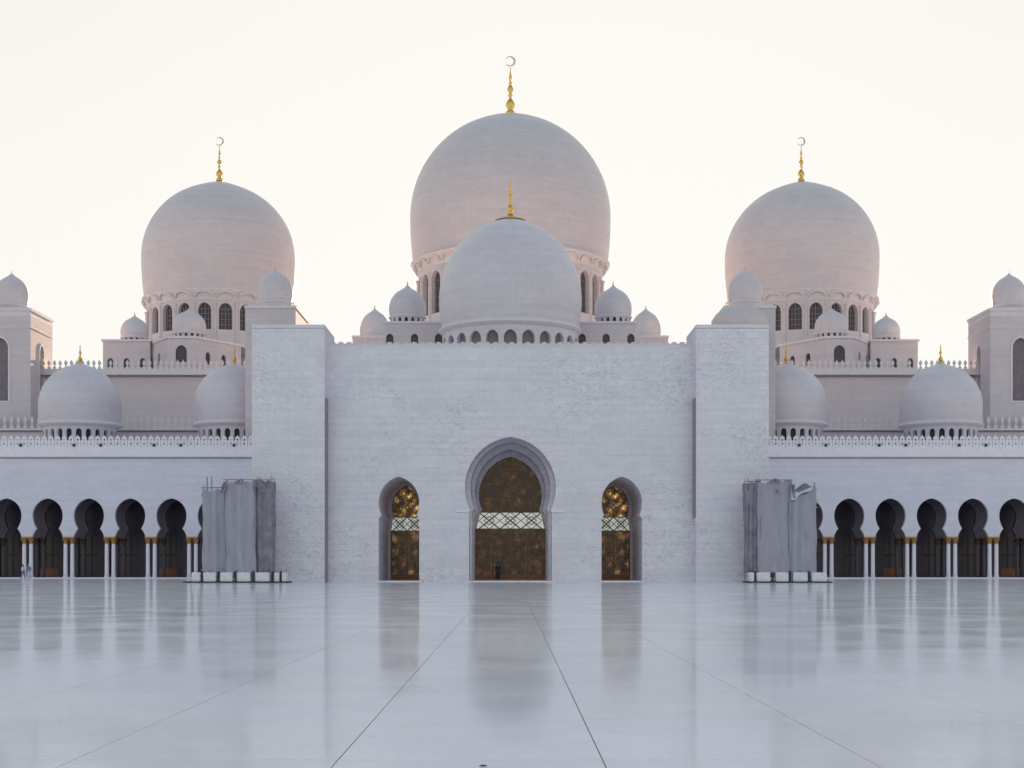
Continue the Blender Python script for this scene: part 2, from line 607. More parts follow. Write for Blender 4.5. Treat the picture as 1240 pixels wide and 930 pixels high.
main_arch = horseshoe(0, 4.45, PZ(590, YC), PZ(529, YC), PZ(617, YC), 3.95, 4.06, PZ(619, YC), 0.0)
side_arch = [horseshoe(sx * 135 * YC / F, 1.98, PZ(608, YC), PZ(577, YC), PZ(624, YC), 1.74, 1.99, PZ(629, YC), 0.0) for sx in (-1, 1)]
w = MB()
w.shape(notch_outline(-WX, WX, 0.0, CZ, [main_arch] + side_arch), [], flat_tf(E(YC)), 0, (YB - YC) * K)
w.build('wall', 'facade', ent)
# second, narrower order inside the main arch
o2 = horseshoe(0, 4.02, PZ(590, 80.4), PZ(534.5, 80.4), PZ(616, 80.4), 3.6, 3.84, PZ(620, 80.4), 0.0)
w = MB()
w.shape(notch_outline(-4.9, 4.9, 0.0, 15.2, [o2]), [], flat_tf(E(80.3)), 0, 3.65 * K)
w.build('inner_arch', 'facade', ent)
o3 = horseshoe(0, 3.66, PZ(595, 82.4), PZ(544, 82.4), PZ(617, 82.4), 3.3, 3.78, PZ(628, 82.4), 0.0)
w = MB()
w.shape(notch_outline(-4.6, 4.6, 0.0, 14.9, [o3]), [], flat_tf(E(82.4)), 0, 1.55 * K)
w.build('inner_arch', 'facade', ent)
# rear wall holding the doors
in_main = horseshoe(0, 3.31, PZ(600, YB), PZ(553, YB), PZ(617, YB), 3.03, 3.72, PZ(640, YB), 0.0)
in_side = [horseshoe(sx * 10.92, 1.55, PZ(612, YB), PZ(588, YB), PZ(626, YB), 1.38, 1.72, PZ(642, YB), 0.0) for sx in (-1, 1)]
w = MB()
w.shape(notch_outline(-WX + 0.3, WX - 0.3, 0.0, CZ - 0.6, [in_main] + in_side), [], flat_tf(E(YB + 0.01)), 0, 0.5)
w.build('rear_wall', 'facade', ent)
w = MB()
w.box(-WX + 0.1, WX - 0.1, E(YB + 1.2), E(108), 0.0, CZ - 0.55)
w.build('roof_mass', 'facade', ent)
# towers
for s in (-1, 1):
    t = MB()
    xa, xb = sorted((s * TX0, s * TX1))
    t.box(xa, xb, 0.0, 4.3 * K, 0.0, TZ - 0.4)
    t.box(xa + 0.1, xb - 0.1, 0.12, 4.2 * K, TZ - 0.4, TZ - 0.32)
    t.box(xa, xb, 0.0, 4.3 * K, TZ - 0.32, TZ)
    tw = t.build('tower', 'facade', ent)
    # body of the entrance behind each tower
    b_ = MB()
    xa2, xb2 = sorted((s * (TX0 + 0.5), s * (TX1 + 0.9)))
    b_.box(xa2, xb2, 4.31 * K, E(104), 0.0, CZ - 1.2)
    b_.build('tower_rear_body', 'facade', ent)
    # shade of the tower's inner corner slot, drawn as a thin dark box
    st = MB()
    zlo = 0.0 if s > 0 else PZ(627, YC)
    xs = sorted((s * (TX1 + 0.003), s * (TX1 + 0.13)))
    st.box(xs[0], xs[1], 0.3, 0.997 * K, zlo, PZ(484, YC))
    st.build('corner_shade', 'dark_grey', tw)
    # raised border panel on the tower front
# imposts beside the main arch and low plinth line
for s in (-1, 1):
    i_ = MB()
    xa, xb = sorted((s * 3.98, s * 5.35))
    i_.box(xa, xb, E(YC) - 0.14, E(YC) - 0.002, PZ(620, YC), PZ(617.2, YC))
    i_.build('impost', 'trim_cool', ent)
    for dx, wd in ((0.0, 4.6),):
        th = MB()
        th.box(s * 10.92 - 2.25, s * 10.92 + 2.25, E(YC) - 0.35, E(YB) + 0.3, 0.006, 0.12)
        th.build('threshold', 'white', ent)
th = MB()
th.box(-4.5, 4.5, E(YC) - 0.4, E(YB) + 0.3, 0.006, 0.12)
th.build('threshold', 'white', ent)
# coping course and small crest pieces on the centre wall
cp = MB()
cp.box(-WX, WX, E(YC) - 0.05, E(YC) + 0.9, CZ + 0.002, CZ + 0.16)
coping = cp.build('coping', 'trim', ent)


def merlon_mesh(wd, h, dp, mat):
    p = [(-.42, 0), (.42, 0), (.42, .18), (.17, .24), (.15, .42), (.34, .52), (.40, .66), (.26, .80), (.10, .86), (0, 1.0)]
    p = p + [(-x, z) for x, z in p[2:-1][::-1]]
    mb = MB()
    mb.shape([(x * wd, z * h) for x, z in p], [], lambda s, d, z: (s, d, z), -dp / 2, dp / 2)
    return mb.mesh('merlon', mat)


crest = merlon_mesh(0.7, 0.26, 0.25, 'trim')
k = -WX + 0.5
while k < WX - 0.4:
    link('merlon', crest, coping, (k, E(YC) + 0.6, CZ + 0.162))
    k += 0.8


# ---------------------------------------------------------------- doors
def ring_pts(cx, cz, r, y, n=20, a0=0, a1=2 * PI):
    return [(cx + r * math.cos(a0 + (a1 - a0) * k / n), y, cz + r * math.sin(a0 + (a1 - a0) * k / n)) for k in range(n)]


def spiral(cx, cz, r, y, turn, a0, n=22):
    return [(cx + r * (1 - k / n * 0.85) * math.cos(a0 + turn * k / n * 2 * PI * 1.25), y,
             cz + r * (1 - k / n * 0.85) * math.sin(a0 + turn * k / n * 2 * PI * 1.25)) for k in range(n + 1)]


def inside_poly(x, z, poly, m=0.0):
    c = False
    n = len(poly)
    for i in range(n):
        x1, z1 = poly[i]
        x2, z2 = poly[(i + 1) % n]
        if (z1 > z) != (z2 > z) and x < (x2 - x1) * (z - z1) / (z2 - z1) + x1:
            c = not c
    return c


def door(label, cx, loop, z_band0, z_band1, band_hw, door_hw, glass, sc, n_leaf):
    t = thing('bronze_door', label, 'door', (cx, YB + 0.2, 0.122))
    lp = [(x - cx, max(z - 0.122, 0)) for x, z in loop]
    zb0, zb1 = z_band0 - 0.122, z_band1 - 0.122
    # tympanum above the band
    top = [p for p in lp if p[1] > zb1 - 0.05]
    top = [(x * 1.03, z) for x, z in top]
    top = [(top[0][0], zb1)] + top + [(top[-1][0], zb1)]
    m = MB()
    m.shape(top, [], lambda s, d, z: (s, d, z), 0.10, 0.14)
    ty = m.build('tympanum', glass, t)
    tr = MB()
    ztop = max(z for _, z in top)
    rr = random.Random(int(cx * 10) + 5)
    step = 0.84 * sc
    zz = zb1 + step * 0.6
    row = 0
    while zz < ztop - 0.15:
        xx = -4 + (row % 2) * step * 0.5
        while xx < 4:
            if inside_poly(xx, zz, top) and inside_poly(xx * 1.06, zz + 0.2, top):
                tr.tube(spiral(xx, zz, 0.40 * sc, 0.08, 1 if (xx > 0) else -1, rr.uniform(0, 6.28), 14), 0.034, 4)
            xx += step
        zz += step * 0.8
        row += 1
    # mirrored stems rising from the middle
    for q in range(3):
        for sg in (-1, 1):
            pts = [(sg * (0.15 + q * 0.5) * sc * math.sin(u * 5.4 + q) * 1.3, 0.07, zb1 + 0.1 + (ztop - zb1 - 0.3) * u) for u in [i / 12 for i in range(13)]]
            pts = [p for p in pts if inside_poly(p[0], p[2], top)]
            if len(pts) > 2:
                tr.tube(pts, 0.03, 5)
    tr.build('tracery', 'gold_dull', ty)
    edge = MB()
    edge.tube([(x * 0.985, 0.05, z) for x, z in top[1:-1]], 0.06, 6)
    edge.build('arch_frame', 'bronze', t)
    # glowing opal band with dark strapwork
    bm_ = MB()
    bh = zb1 - zb0
    bm_.shape([(-band_hw - 0.03, zb0), (band_hw + 0.03, zb0), (band_hw * 0.88, zb1), (-band_hw * 0.88, zb1)], [], lambda s, d, z: (s, d, z), 0.08, 0.12)
    band = bm_.build('lit_band', 'lit', t)
    st = MB()
    nb = max(1, round(band_hw * 2 / bh / 1.35))
    cw = band_hw * 1.86 / nb
    cz = (zb0 + zb1) / 2
    for k in range(nb):
        c0 = -band_hw * 0.93 + cw * (k + 0.5)
        for (a, b2) in (((-.5, -.5), (.5, .5)), ((-.5, .5), (.5, -.5))):
            st.tube([(c0 + a[0] * cw, 0.05, cz + a[1] * bh), (c0 + b2[0] * cw, 0.05, cz + b2[1] * bh)], 0.06, 5)
        for q, rad in ((1, 0.5), (0, 0.24)):
            st.tube([(c0 + math.cos(a) * cw * rad, 0.045, cz + math.sin(a) * bh * rad) for a in (0, PI / 2, PI, 1.5 * PI)], 0.05, 5, closed=True)
        st.tube([(c0 + math.cos(a + PI / 4) * cw * .33, 0.045, cz + math.sin(a + PI / 4) * bh * .33) for a in (0, PI / 2, PI, 1.5 * PI)], 0.018, 5, closed=True)
    st.build('strapwork', 'bronze', band)
    for zz in (zb0, zb1):
        rl = MB()
        hw = band_hw if zz == zb0 else band_hw * 0.88
        rl.box(-hw - 0.06, hw + 0.06, 0.0, 0.13, zz - 0.06, zz + 0.06)
        rl.build('rail', 'bronze', t)
    # leaves
    lw = 2 * door_hw / n_leaf
    for k in range(n_leaf):
        x0 = -door_hw + k * lw
        lf = MB()
        lf.box(x0 + 0.03, x0 + lw - 0.03, 0.10, 0.14, 0.55, zb0 - 0.07)
        leaf = lf.build('door_leaf', glass if glass == 'glass_main' else 'glass_leaf', t)
        fr = MB()
        for xa in (x0 + 0.01, x0 + lw - 0.09):
            fr.box(xa, xa + 0.08, 0.04, 0.099, 0.55, zb0 - 0.07)
        fr.box(x0 + 0.01, x0 + lw - 0.01, 0.035, 0.098, zb0 * 0.46, zb0 * 0.46 + 0.09)
        fr.build('leaf_frame', 'bronze', leaf)
        kp = MB()
        kp.box(x0 + 0.02, x0 + lw - 0.02, 0.03, 0.13, 0.0, 0.545)
        kp.build('kick_plate', 'wood', leaf)
        tr = MB()
        zz = 0.9
        row = 0
        while zz < zb0 - 0.35:
            xm = x0 + lw / 2
            for sg in (-1, 1):
                tr.tube(spiral(xm + sg * lw * 0.22, zz, min(0.40 * sc, lw * 0.24), 0.075, sg, rr.uniform(0, 6.28), 14), 0.030, 4)
            zz += 0.74 * sc
            row += 1
        tr.tube([(x0 + lw / 2 + 0.06 * math.sin(i * 1.1), 0.07, 0.6 + (zb0 - 0.8) * i / 14) for i in range(15)], 0.022, 5)
        tr.build('tracery', 'tracery', leaf)
        hd = MB()
        hx = x0 + (lw - 0.16 if k % 2 == 0 else 0.16)
        hd.tube([(hx, 0.02, 1.0), (hx, -0.02, 1.1), (hx, -0.02, 1.7), (hx, 0.02, 1.8)], 0.025, 6)
        hd.build('handle', 'gold', leaf)
    return t


door('wide bronze and glass door with white lattice band in the central archway', 0.0, in_main, PZ(640.5, YB), PZ(620, YB), 3.6, 3.68, 'glass_main', 1.0, 4)
for sx, nm in ((-1, 'left'), (1, 'right')):
    door('narrow amber-lit bronze door with white lattice band in the %s side archway' % nm, sx * 10.92, in_side[(sx + 1) // 2],
         PZ(643, YB), PZ(626, YB), 1.66, 1.68, 'glass_side', 0.8, 2)

# ------------------------------------------------------------------ arcade wings
YA = 98.0
AP = 5.08
A0 = 41.73
ZCAP = PZ(650, YA)
pair_shaft = MB().lathe([(0.30, 0.40), (0.255, 0.52), (0.24, 3.9), (0.22, 4.36)], 14).mesh('shaft', 'white')
pair_base = MB().lathe([(0.33, 0.15), (0.33, 0.25), (0.28, 0.30), (0.31, 0.36), (0.25, 0.42)], 14).mesh('base', 'white')
cap_prof = [(0.225, 4.30), (0.27, 4.36), (0.24, 4.44), (0.30, 4.66), (0.42, 4.86), (0.36, 4.90), (0.40, 4.98)]
pair_cap = MB().lathe(cap_prof, 10, smooth=False).mesh('capital', 'gold_dull')
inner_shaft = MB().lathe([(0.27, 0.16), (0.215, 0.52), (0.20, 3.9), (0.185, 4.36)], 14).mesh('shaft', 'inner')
inner_cap = MB().lathe(cap_prof, 10, smooth=False).mesh('capital', 'bronze')  # bronze in place of gilding, darkened for the shade inside


def parapet_mesh(wd, h, dp, mat):
    """pierced parapet panel: pointed trefoil outline with a small eye"""
    p = [(-.44, 0), (.44, 0), (.44, .55), (.30, .62), (.36, .74), (.24, .86), (.08, .90), (0, 1.0)]
    p = p + [(-x, z) for x, z in p[2:-1][::-1]]
    hole = [(0.13 * math.cos(a), 0.60 + 0.10 * math.sin(a)) for a in [i * PI / 4 for i in range(8)]]
    hole2 = [(0.17 * math.cos(a), 0.26 + 0.14 * math.sin(a)) for a in [i * PI / 4 for i in range(8)]]
    sc = lambda l: [(x * wd, z * h) for x, z in l]
    mb = MB()
    mb.shape(sc(p), [sc(hole), sc(hole2)], lambda s, d, z: (s, d, z), -dp / 2, dp / 2)
    return mb.mesh('merlon', mat)


pm = parapet_mesh(0.84, PZ(527, YA) - PZ(541, YA), 0.18, 'trim_cool')
gm = merlon_mesh(0.62, 1.85, 0.2, 'trim')
hm = merlon_mesh(0.58, 1.35, 0.22, 'trim')
lampm = MB().box(-0.16, 0.16, -0.14, 0.14, 0, 0.34).mesh('floodlight', 'black')

for s, side in ((-1, 'left'), (1, 'right')):
    wing = thing('arcade_wing', 'long white marble arcade with gilded capitals on the %s of the entrance front' % side, 'arcade', (0, YA, 0), 'arcades flanking the entrance')
    centres = [A0 + AP * k for k in range(-3, 9)]
    arches = [horseshoe(s * c, 1.86, PZ(624, YA), PZ(603.5, YA), PZ(640, YA), 1.36, 1.86, ZCAP + 0.05, ZCAP) for c in centres]
    xa, xb = sorted((s * (A0 - 3.5 * AP), s * (A0 + 8.5 * AP)))
    zc = PZ(556, YA)
    w = MB()
    w.shape(notch_outline(xa, xb, ZCAP, zc, arches), [], flat_tf(0), 0, 0.5)
    w.build('wall', 'wing', wing)
    c = MB()
    c.box(xa, xb, 0.42, 1.0, zc + 0.002, zc + 0.26)
    c.box(xa, xb, -0.36, 1.0, zc + 0.262, PZ(549, YA))
    c.box(xa, xb, -0.22, 1.0, PZ(549, YA) + 0.002, PZ(541, YA))
    corn = c.build('cornice', 'trim_cool', wing)
    r_ = MB()
    r_.box(xa, xb, 0.502, 12.4 * K, zc - 0.2, zc + 0.001)
    r_.build('roof', 'wing', wing)
    # parapet pieces and lamps
    x = xa + 0.5
    i = 0
    while x < xb - 0.3:
        if PX(-60, YA) < x < PX(1300, YA):
            link('merlon', pm, corn, (x, -0.02, PZ(541, YA) + 0.002))
            if i % 4 == 1 and (i * 7) % 3 != 0:
                link('floodlight', lampm, corn, (x + 0.41, -0.16, PZ(541, YA) + 0.002))
        x += 0.82
        i += 1
    # column pairs standing on the plinth
    p_ = MB()
    p_.box(xa, xb, -0.55, 12.4 * K, 0.005, 0.15)
    p_.build('plinth', 'white', wing)
    for k in range(-3, 9):
        xm = s * (A0 + AP * (k - 0.5))
        if not (PX(-70, YA) < xm < PX(1310, YA)):
            continue
        for row_y, own in ((0.30, True),):
            ab = MB()
            ab.box(-0.72, 0.72, -0.42, 0.42, 4.985, ZCAP - 0.003)
            cl = ab.build('abacus', 'gold_dull', wing, (xm, row_y, 0))
            for dx in (-0.42, 0.42):
                shf = link('column', pair_shaft, wing, (xm + dx, row_y, 0))
                link('base', pair_base, shf)
                link('capital', pair_cap, shf)
    # second row of arches inside the gallery
    iw = MB()
    iw.shape(notch_outline(xa, xb, ZCAP, zc - 0.21, arches), [], flat_tf(4.6), 0, 0.5)
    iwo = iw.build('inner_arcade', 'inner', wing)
    for k in range(-3, 9):
        xm = s * (A0 + AP * (k - 0.5))
        if PX(-70, YA) < xm < PX(1310, YA):
            for dx in (-0.42, 0.42):
                link('column', inner_shaft, iwo, (xm + dx, 4.9, 0))
                link('capital', inner_cap, iwo, (xm + dx, 4.9, 0))
    # gallery behind: back wall with dark arched doors
    bw = MB()
    gc_ = [c + AP / 2 for c in centres[:-1]]
    holes = [arch_loop(s * c, 1.25, 0.17, 7.2, 8) for c in gc_]
    bw.shape([(xa, 0.15), (xb, 0.15), (xb, zc - 0.22), (xa, zc - 0.22)], holes, flat_tf(8.2), 0, 0.4)
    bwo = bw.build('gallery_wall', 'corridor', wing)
    dm = MB()
    dm.shape(arch_loop(0, 1.27, 0.17, 7.22, 8), [], lambda s_, d, z: (s_, 8.45 + d, z), 0, 0.05)
    dmesh = dm.mesh('gallery_door', 'glass')
    fm = MB()
    for xx in (-1.2, -0.4, 0.4, 1.2):
        fm.box(xx - 0.05, xx + 0.05, 8.38, 8.44, 0.2, 5.4)
    fm.box(-1.22, 1.22, 8.37, 8.43, 2.9, 3.05)
    fmesh = fm.mesh('door_frame', 'bronze_dark')
    km = MB().box(-1.2, 1.2, 8.36, 8.42, 0.2, 1.25).mesh('door_panel', 'wood')
    for k, c0 in enumerate(gc_):
        if PX(-70, YA) < s * c0 < PX(1310, YA):
            link('gallery_door', dmesh, bwo, (s * c0, 0, 0))
            link('door_frame', fmesh, bwo, (s * c0, 0, 0))
            if k % 3 == (0 if s < 0 else 1) or k == 8:
                link('door_panel', km, bwo, (s * c0, 0, 0))
    for k in range(-3, 9):          # engaged piers on the gallery wall
        xm = s * (A0 + AP * k)
        pi_ = MB().box(-0.35, 0.35, 7.9, 8.197, 0.152, 6.2)
        pi_.build('gallery_pier', 'corridor', wing, (xm, 0, 0))

    # upper gallery tier behind the arcade roof
    YG = 110.5
    gal = thing('upper_gallery', 'plain marble tier with leaf-shaped merlons behind the %s arcade domes' % side, 'building', (0, YG, 0), 'tiers behind the arcades')
    ga, gb = sorted((s * 24.0, s * 86.0))
    zg = PZ(519, YG)
    m_ = MB().box(ga, gb, 0, 3.6 * K, 0.0, PZ(523.5, YG))
    m_.build('wall', 'hall', gal)
    m_ = MB().box(ga, gb, 0.5, 3.6 * K, PZ(523.5, YG) + 0.002, PZ(523.5, YG) + 0.25)
    m_.box(ga, gb, -0.45, 3.6 * K, PZ(523.5, YG) + 0.252, zg)
    gc = m_.build('cornice', 'trim', gal)
    x = ga + 0.6
    while x < gb:
        if PX(-50, YG) < x < PX(1290, YG):
            link('merlon', gm, gc, (x, 0.1, zg + 0.002))
        x += 0.95

    # prayer hall
    YH = 114.2
    hall = thing('prayer_hall', 'high pinkish prayer hall wall with merlons under the %s large dome' % side, 'building', (0, YH, 0), 'prayer hall roofs')
    ha, hb = sorted((s * 21.5, s * 84.0))
    zh = PZ(447.5, YH)
    m_ = MB().box(ha, hb, 0, 36 * K, 0.0, PZ(457, YH))
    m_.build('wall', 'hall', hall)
    m_ = MB()
    m_.box(ha, hb, 0.5, 36 * K, PZ(457, YH) + 0.002, PZ(454.5, YH))
    m_.box(ha, hb, -0.75, 36 * K, PZ(454.5, YH) + 0.002, zh)
    hc = m_.build('cornice', 'trim', hall)
    x = ha + 0.4
    while x < hb:
        if PX(-40, YH) < x < PX(1280, YH):
            link('merlon', hm, hc, (x, -0.5, zh + 0.002))
        x += 0.80

    # windowed bay and corner block on the hall roof
    zr = 34.6
    YO = 115.6
    bay = thing('roof_bay', 'faceted marble bay with arched windows in front of the %s large dome' % side, 'building', (s * 47.8, YO, zh), 'windowed bays on the hall roof')
    pts = [(-7.2, 4.4 * K), (-2.0, 0.0), (2.0, 0.0), (7.2, 4.4 * K)]
    H = zr - zh
    wl_ = MB()
    wins = []
    for (pa, pb) in zip(pts[:-1], pts[1:]):
        L = (Vector(pb) - Vector(pa)).length
        tf = wall_tf(pa, pb)
        front = abs(pa[1] - pb[1]) < 0.01
        hs = [(L / 2, 0.82, 1.4, 3.9)] if front else [(L * 0.28, 0.5, 1.4, 3.2), (L * 0.62, 0.5, 1.4, 3.2)]
        loops = [arch_loop(c_, hw, z0, z1, 7) for (c_, hw, z0, z1) in hs]
        wl_.shape([(0.0, 0), (L, 0), (L, H), (0, H)], loops, tf, 0, 0.5)
        for h_ in hs:
            wins.append((tf, h_))
    wall = wl_.build('wall', 'hall', bay)
    for tf, (c_, hw, z0, z1) in wins:
        p2 = MB()
        p2.shape(arch_loop(c_, hw + 0.03, z0, z1 + 0.02, 7), [], tf, 0.3, 0.36)
        p2.build('window_pane', 'glass', wall)
    rf = MB()
    ov = [(-7.5, 4.5 * K), (-2.1, -0.2), (2.1, -0.2), (7.5, 4.5 * K), (7.5, 9.0 * K), (-7.5, 9.0 * K)]
    i0 = len(rf.v)
    rf.v += [(x, y, H + 0.002) for x, y in ov] + [(x, y, H + 0.35) for x, y in ov]
    rf.f += [(0, 1, 2, 3, 4, 5), (6, 7, 8, 9, 10, 11)] + [(k, (k + 1) % 6, 6 + (k + 1) % 6, 6 + k) for k in range(6)]
    rf.sm += [False] * 8
    rf.build('roof', 'trim', bay)

    YK = 118.2
    cb = thing('corner_block', 'small square marble block with arched windows beside the %s roof bay' % side, 'building', (s * 57.0, YK, zh), 'corner blocks on the hall roof')
    W2 = 3.5
    fr = MB()
    hs = [(W2 - 2.4, 0.42, 1.3, 2.7), (W2 + 0.0, 0.42, 1.3, 2.7), (W2 + 2.4, 0.42, 1.3, 2.7)]
    Hc = 34.9 - zh
    tf = wall_tf((-W2, 0), (W2, 0))
    fr.shape([(0, 0), (2 * W2, 0), (2 * W2, Hc), (0, Hc)], [arch_loop(c_, hw, a, b, 6) for c_, hw, a, b in hs], tf, 0, 0.5)
    fr.box(-W2, W2, 0.502, 6.2 * K, 0, Hc)
    fo_ = fr.build('wall', 'hall', cb)
    for (c_, hw, a, b) in hs:
        p2 = MB()
        p2.shape(arch_loop(c_, hw + 0.03, a, b + 0.02, 6), [], tf, 0.3, 0.36)
        p2.build('window_pane', 'glass', fo_)
    MB().box(-W2 - 0.2, W2 + 0.2, -0.2, 6.4 * K, Hc + 0.002, Hc + 0.3).build('coping', 'trim', cb)

    # drum base under the large side dome
    db = thing('square_podium', 'square marble base under the %s large dome' % side, 'building', (s * 47.8, 131, zh), 'square bases of the large domes')
    MB().box(-13.5, 13.5, -11.0, 13.5, 0.003, 35.2 - zh).build('wall', 'hall', db)
    MB().box(-13.7, 13.7, -11.2, 13.7, 35.202 - zh, 35.6 - zh).build('coping', 'trim', db)

    # square block behind the entrance tower
    YQ = 100.4
    bx0, bx1 = sorted((PX(618 + s * 321, YQ), PX(618 + s * 260, YQ)))
    zq = PZ(370, YQ)
    qb = thing('tower_block', 'plain square marble block rising behind the %s entrance tower' % side, 'building', ((bx0 + bx1) / 2, YQ, 0), 'blocks behind the entrance towers')
    hw = (bx1 - bx0) / 2
    MB().box(-hw, hw, 0, 6.4 * K, 14, zq - 0.35).build('wall', 'hall', qb)
    MB().box(-hw - 0.12, hw + 0.12, -0.12, 6.4 * K + 0.12, zq - 0.348, zq).build('coping', 'trim', qb)

    # outer pavilion tower
    YP = 111.0
    inx = s * abs(PX(37, YP))
    cx = inx + s * 4.27
    zp = PZ(373, YP)
    pv = thing('pavilion_tower', 'square marble pavilion tower with arched recesses at the %s edge' % side, 'tower', (cx, YP, 0), 'pavilion towers')
    D = 5.3 * K
    hw = 4.27
    corners = [(-hw, 0), (hw, 0), (hw, D), (-hw, D)]
    wl_ = MB()
    hp = []
    for k, (pa, pb) in enumerate(((corners[0], corners[1]), ((hw, 0.551), (hw, D - 0.551)), (corners[2], corners[3]), ((-hw, D - 0.551), (-hw, 0.551)))):
        L = (Vector(pb) - Vector(pa)).length
        tf = wall_tf(pa, pb)
        if k == 2:
            lo = []
        elif k == 0:
            lo = [(L / 2, 1.15, 24.6, PZ(409, YP))]
        else:
            lo = [(L / 2, 0.85, 23.9, PZ(409, YP) - 0.4)]
        loops = [arch_loop(*q, 9, 0.25) for q in lo]
        wl_.shape([(0, 12), (L, 12), (L, zp - 1.1), (0, zp - 1.1)], loops, tf, 0, 0.55)
        hp += [(tf, q) for q in lo]
    pw = wl_.build('wall', 'hall', pv)
    for tf, q in hp:
        p2 = MB()
        p2.shape(arch_loop(q[0], q[1] + 0.03, q[2], q[3] + 0.03, 9, 0.25), [], tf, 0.4, 0.46)
        p2.build('window_screen', 'glass_grey', pw)
        hb_ = MB()
        lp = arch_loop(q[0], q[1] + 0.28, q[2] - 0.2, q[3] + 0.3, 9, 0.25)
        hb_.shape(lp, [arch_loop(*q, 9, 0.25)], tf, -0.08, -0.002)
        hb_.build('window_surround', 'trim', pw)
    c_ = MB()
    c_.box(-hw - 0.1, hw + 0.1, -0.1, D + 0.1, zp - 2.75, zp - 2.6)
    c_.box(-hw - 0.003, hw + 0.003, -0.003, D + 0.003, zp - 1.098, zp - 0.4)
    c_.box(-hw - 0.15, hw + 0.15, -0.15, D + 0.15, zp - 0.398, zp)
    c_.build('cornice', 'trim', pv)

# blocks on the entrance roof either side of the front dome
for s, side in ((-1, 'left'), (1, 'right')):
    YQ = 92.0
    zt = PZ(389, YQ)
    xa, xb = sorted((s * abs(PX(466, YQ)), s * 6.2))
    rb = thing('roof_block', 'low marble roof block with arched windows %s of the front dome' % side, 'building', ((xa + xb) / 2, YQ, CZ - 0.54), 'roof blocks beside the front dome')
    L = xb - xa
    Hq = zt - CZ + 0.54
    tf = wall_tf((-L / 2, 0), (L / 2, 0))
    zw0, zw1 = PZ(418, YQ) - CZ + 0.54, PZ(404, YQ) - CZ + 0.54
    cs = [PX(618 + s * q, YQ) - (xa + xb) / 2 + L / 2 for q in (146, 116, 87)]
    q = [(c_, 0.42, zw0, zw1) for c_ in cs]
    m_ = MB()
    m_.shape([(0, 0), (L, 0), (L, Hq - 0.25), (0, Hq - 0.25)], [arch_loop(*k_, 6) for k_ in q], tf, 0, 0.5)
    m_.box(-L / 2, L / 2, 0.502, 8 * K, 0, Hq - 0.25)
    wl2 = m_.build('wall', 'hall', rb)
    for k_ in q:
        p2 = MB()
        p2.shape(arch_loop(k_[0], k_[1] + .03, k_[2], k_[3] + .02, 6), [], tf, 0.3, 0.36)
        p2.build('window_pane', 'glass', wl2)
    MB().box(-L / 2 - 0.1, L / 2 + 0.1, -0.1, 8.1 * K, Hq - 0.248, Hq).build('coping', 'trim', rb)
    b2 = thing('rear_roof_block', 'marble block under the small rear dome %s of the main dome' % side, 'building', (s * 19.2, 110, 20), 'roof blocks beside the main dome')
    MB().box(-2.6, 2.6, 0, 5.5 * K, 0, 13.1).build('wall', 'hall', b2)
    MB().box(-2.7, 2.7, -0.1, 5.6 * K, 13.102, 13.4).build('coping', 'trim', b2)
mb_ = thing('square_podium', 'square marble base beneath the tallest central dome', 'building', (0, 131, 20))
MB().box(-18.5, 18.5, -17.0, 18, 0, 14.6).build('wall', 'hall', mb_)
MB().box(-18.7, 18.7, -17.2, 18.2, 14.602, 15.0).build('coping', 'trim', mb_)


# ------------------------------------------------------------------ domes
def dome_profile(rb, Rm, hd, hu, tip, n=26):
    pts = []
    for k in range(9):
        t = k / 8
        pts.append((Rm - (Rm - rb) * (1 - t) ** 2, hd * t))
    for k in range(1, n + 1):
        a = (PI / 2) * k / n
        r = Rm * math.cos(a)
        z = hd + hu * math.sin(a)
        q = max(0.0, 1 - r / (0.42 * Rm))
        pts.append((max(r, 0.01), z + tip * q ** 2))
    return pts


SPIRE = [(0.9, 0), (1.0, .03), (.95, .06), (.55, .10), (.60, .13), (.92, .19), (.95, .24), (.6, .31), (.28, .35), (.25, .39), (.55, .42), (.3, .45),
         (.3, .48), (.62, .53), (.66, .57), (.34, .63), (.2, .66), (.4, .69), (.2, .72), (.18, .76), (.38, .81), (.2, .87), (.12, .92), (.04, 1.0)]


def finial(parent, z, h, w, crescent=0.0, plate=0.0):
    m = MB()
    m.lathe([(r * w, z + t * h) for r, t in SPIRE], 14)
    f = m.build('finial', 'gold', parent)
    if plate:
        p = MB()
        p.lathe([(plate, z - 0.42), (plate * 1.02, z - 0.36), (plate * 0.7, z - 0.12), (plate * 0.3, z + 0.12), (w * 0.8, z + 0.35)], 28)
        p.build('finial_plate', 'gold', f)
    if crescent:
        c = MB()
        zc = z + h + crescent * 1.45
        n = 28
        out, inn = [], []
        for k in range(n + 1):
            a = R(-140) + R(280) * k / n
            out.append((crescent * math.cos(a), zc + crescent * math.sin(a)))
        for k in range(n + 1):
            a = R(-150) + R(300) * k / n
            ri = crescent * 0.80
            inn.append((-crescent * 0.14 + ri * math.cos(a), zc + ri * math.sin(a)))
        c.shape(out + inn[::-1], [], lambda s, d, zz: (s, d, zz), -0.07, 0.07)
        c.tube([(0.0, 0, z + h * 0.97), (0.0, 0, zc - crescent * 0.95)], 0.05, 6)
        c.build('crescent', 'silver', f)
    return f


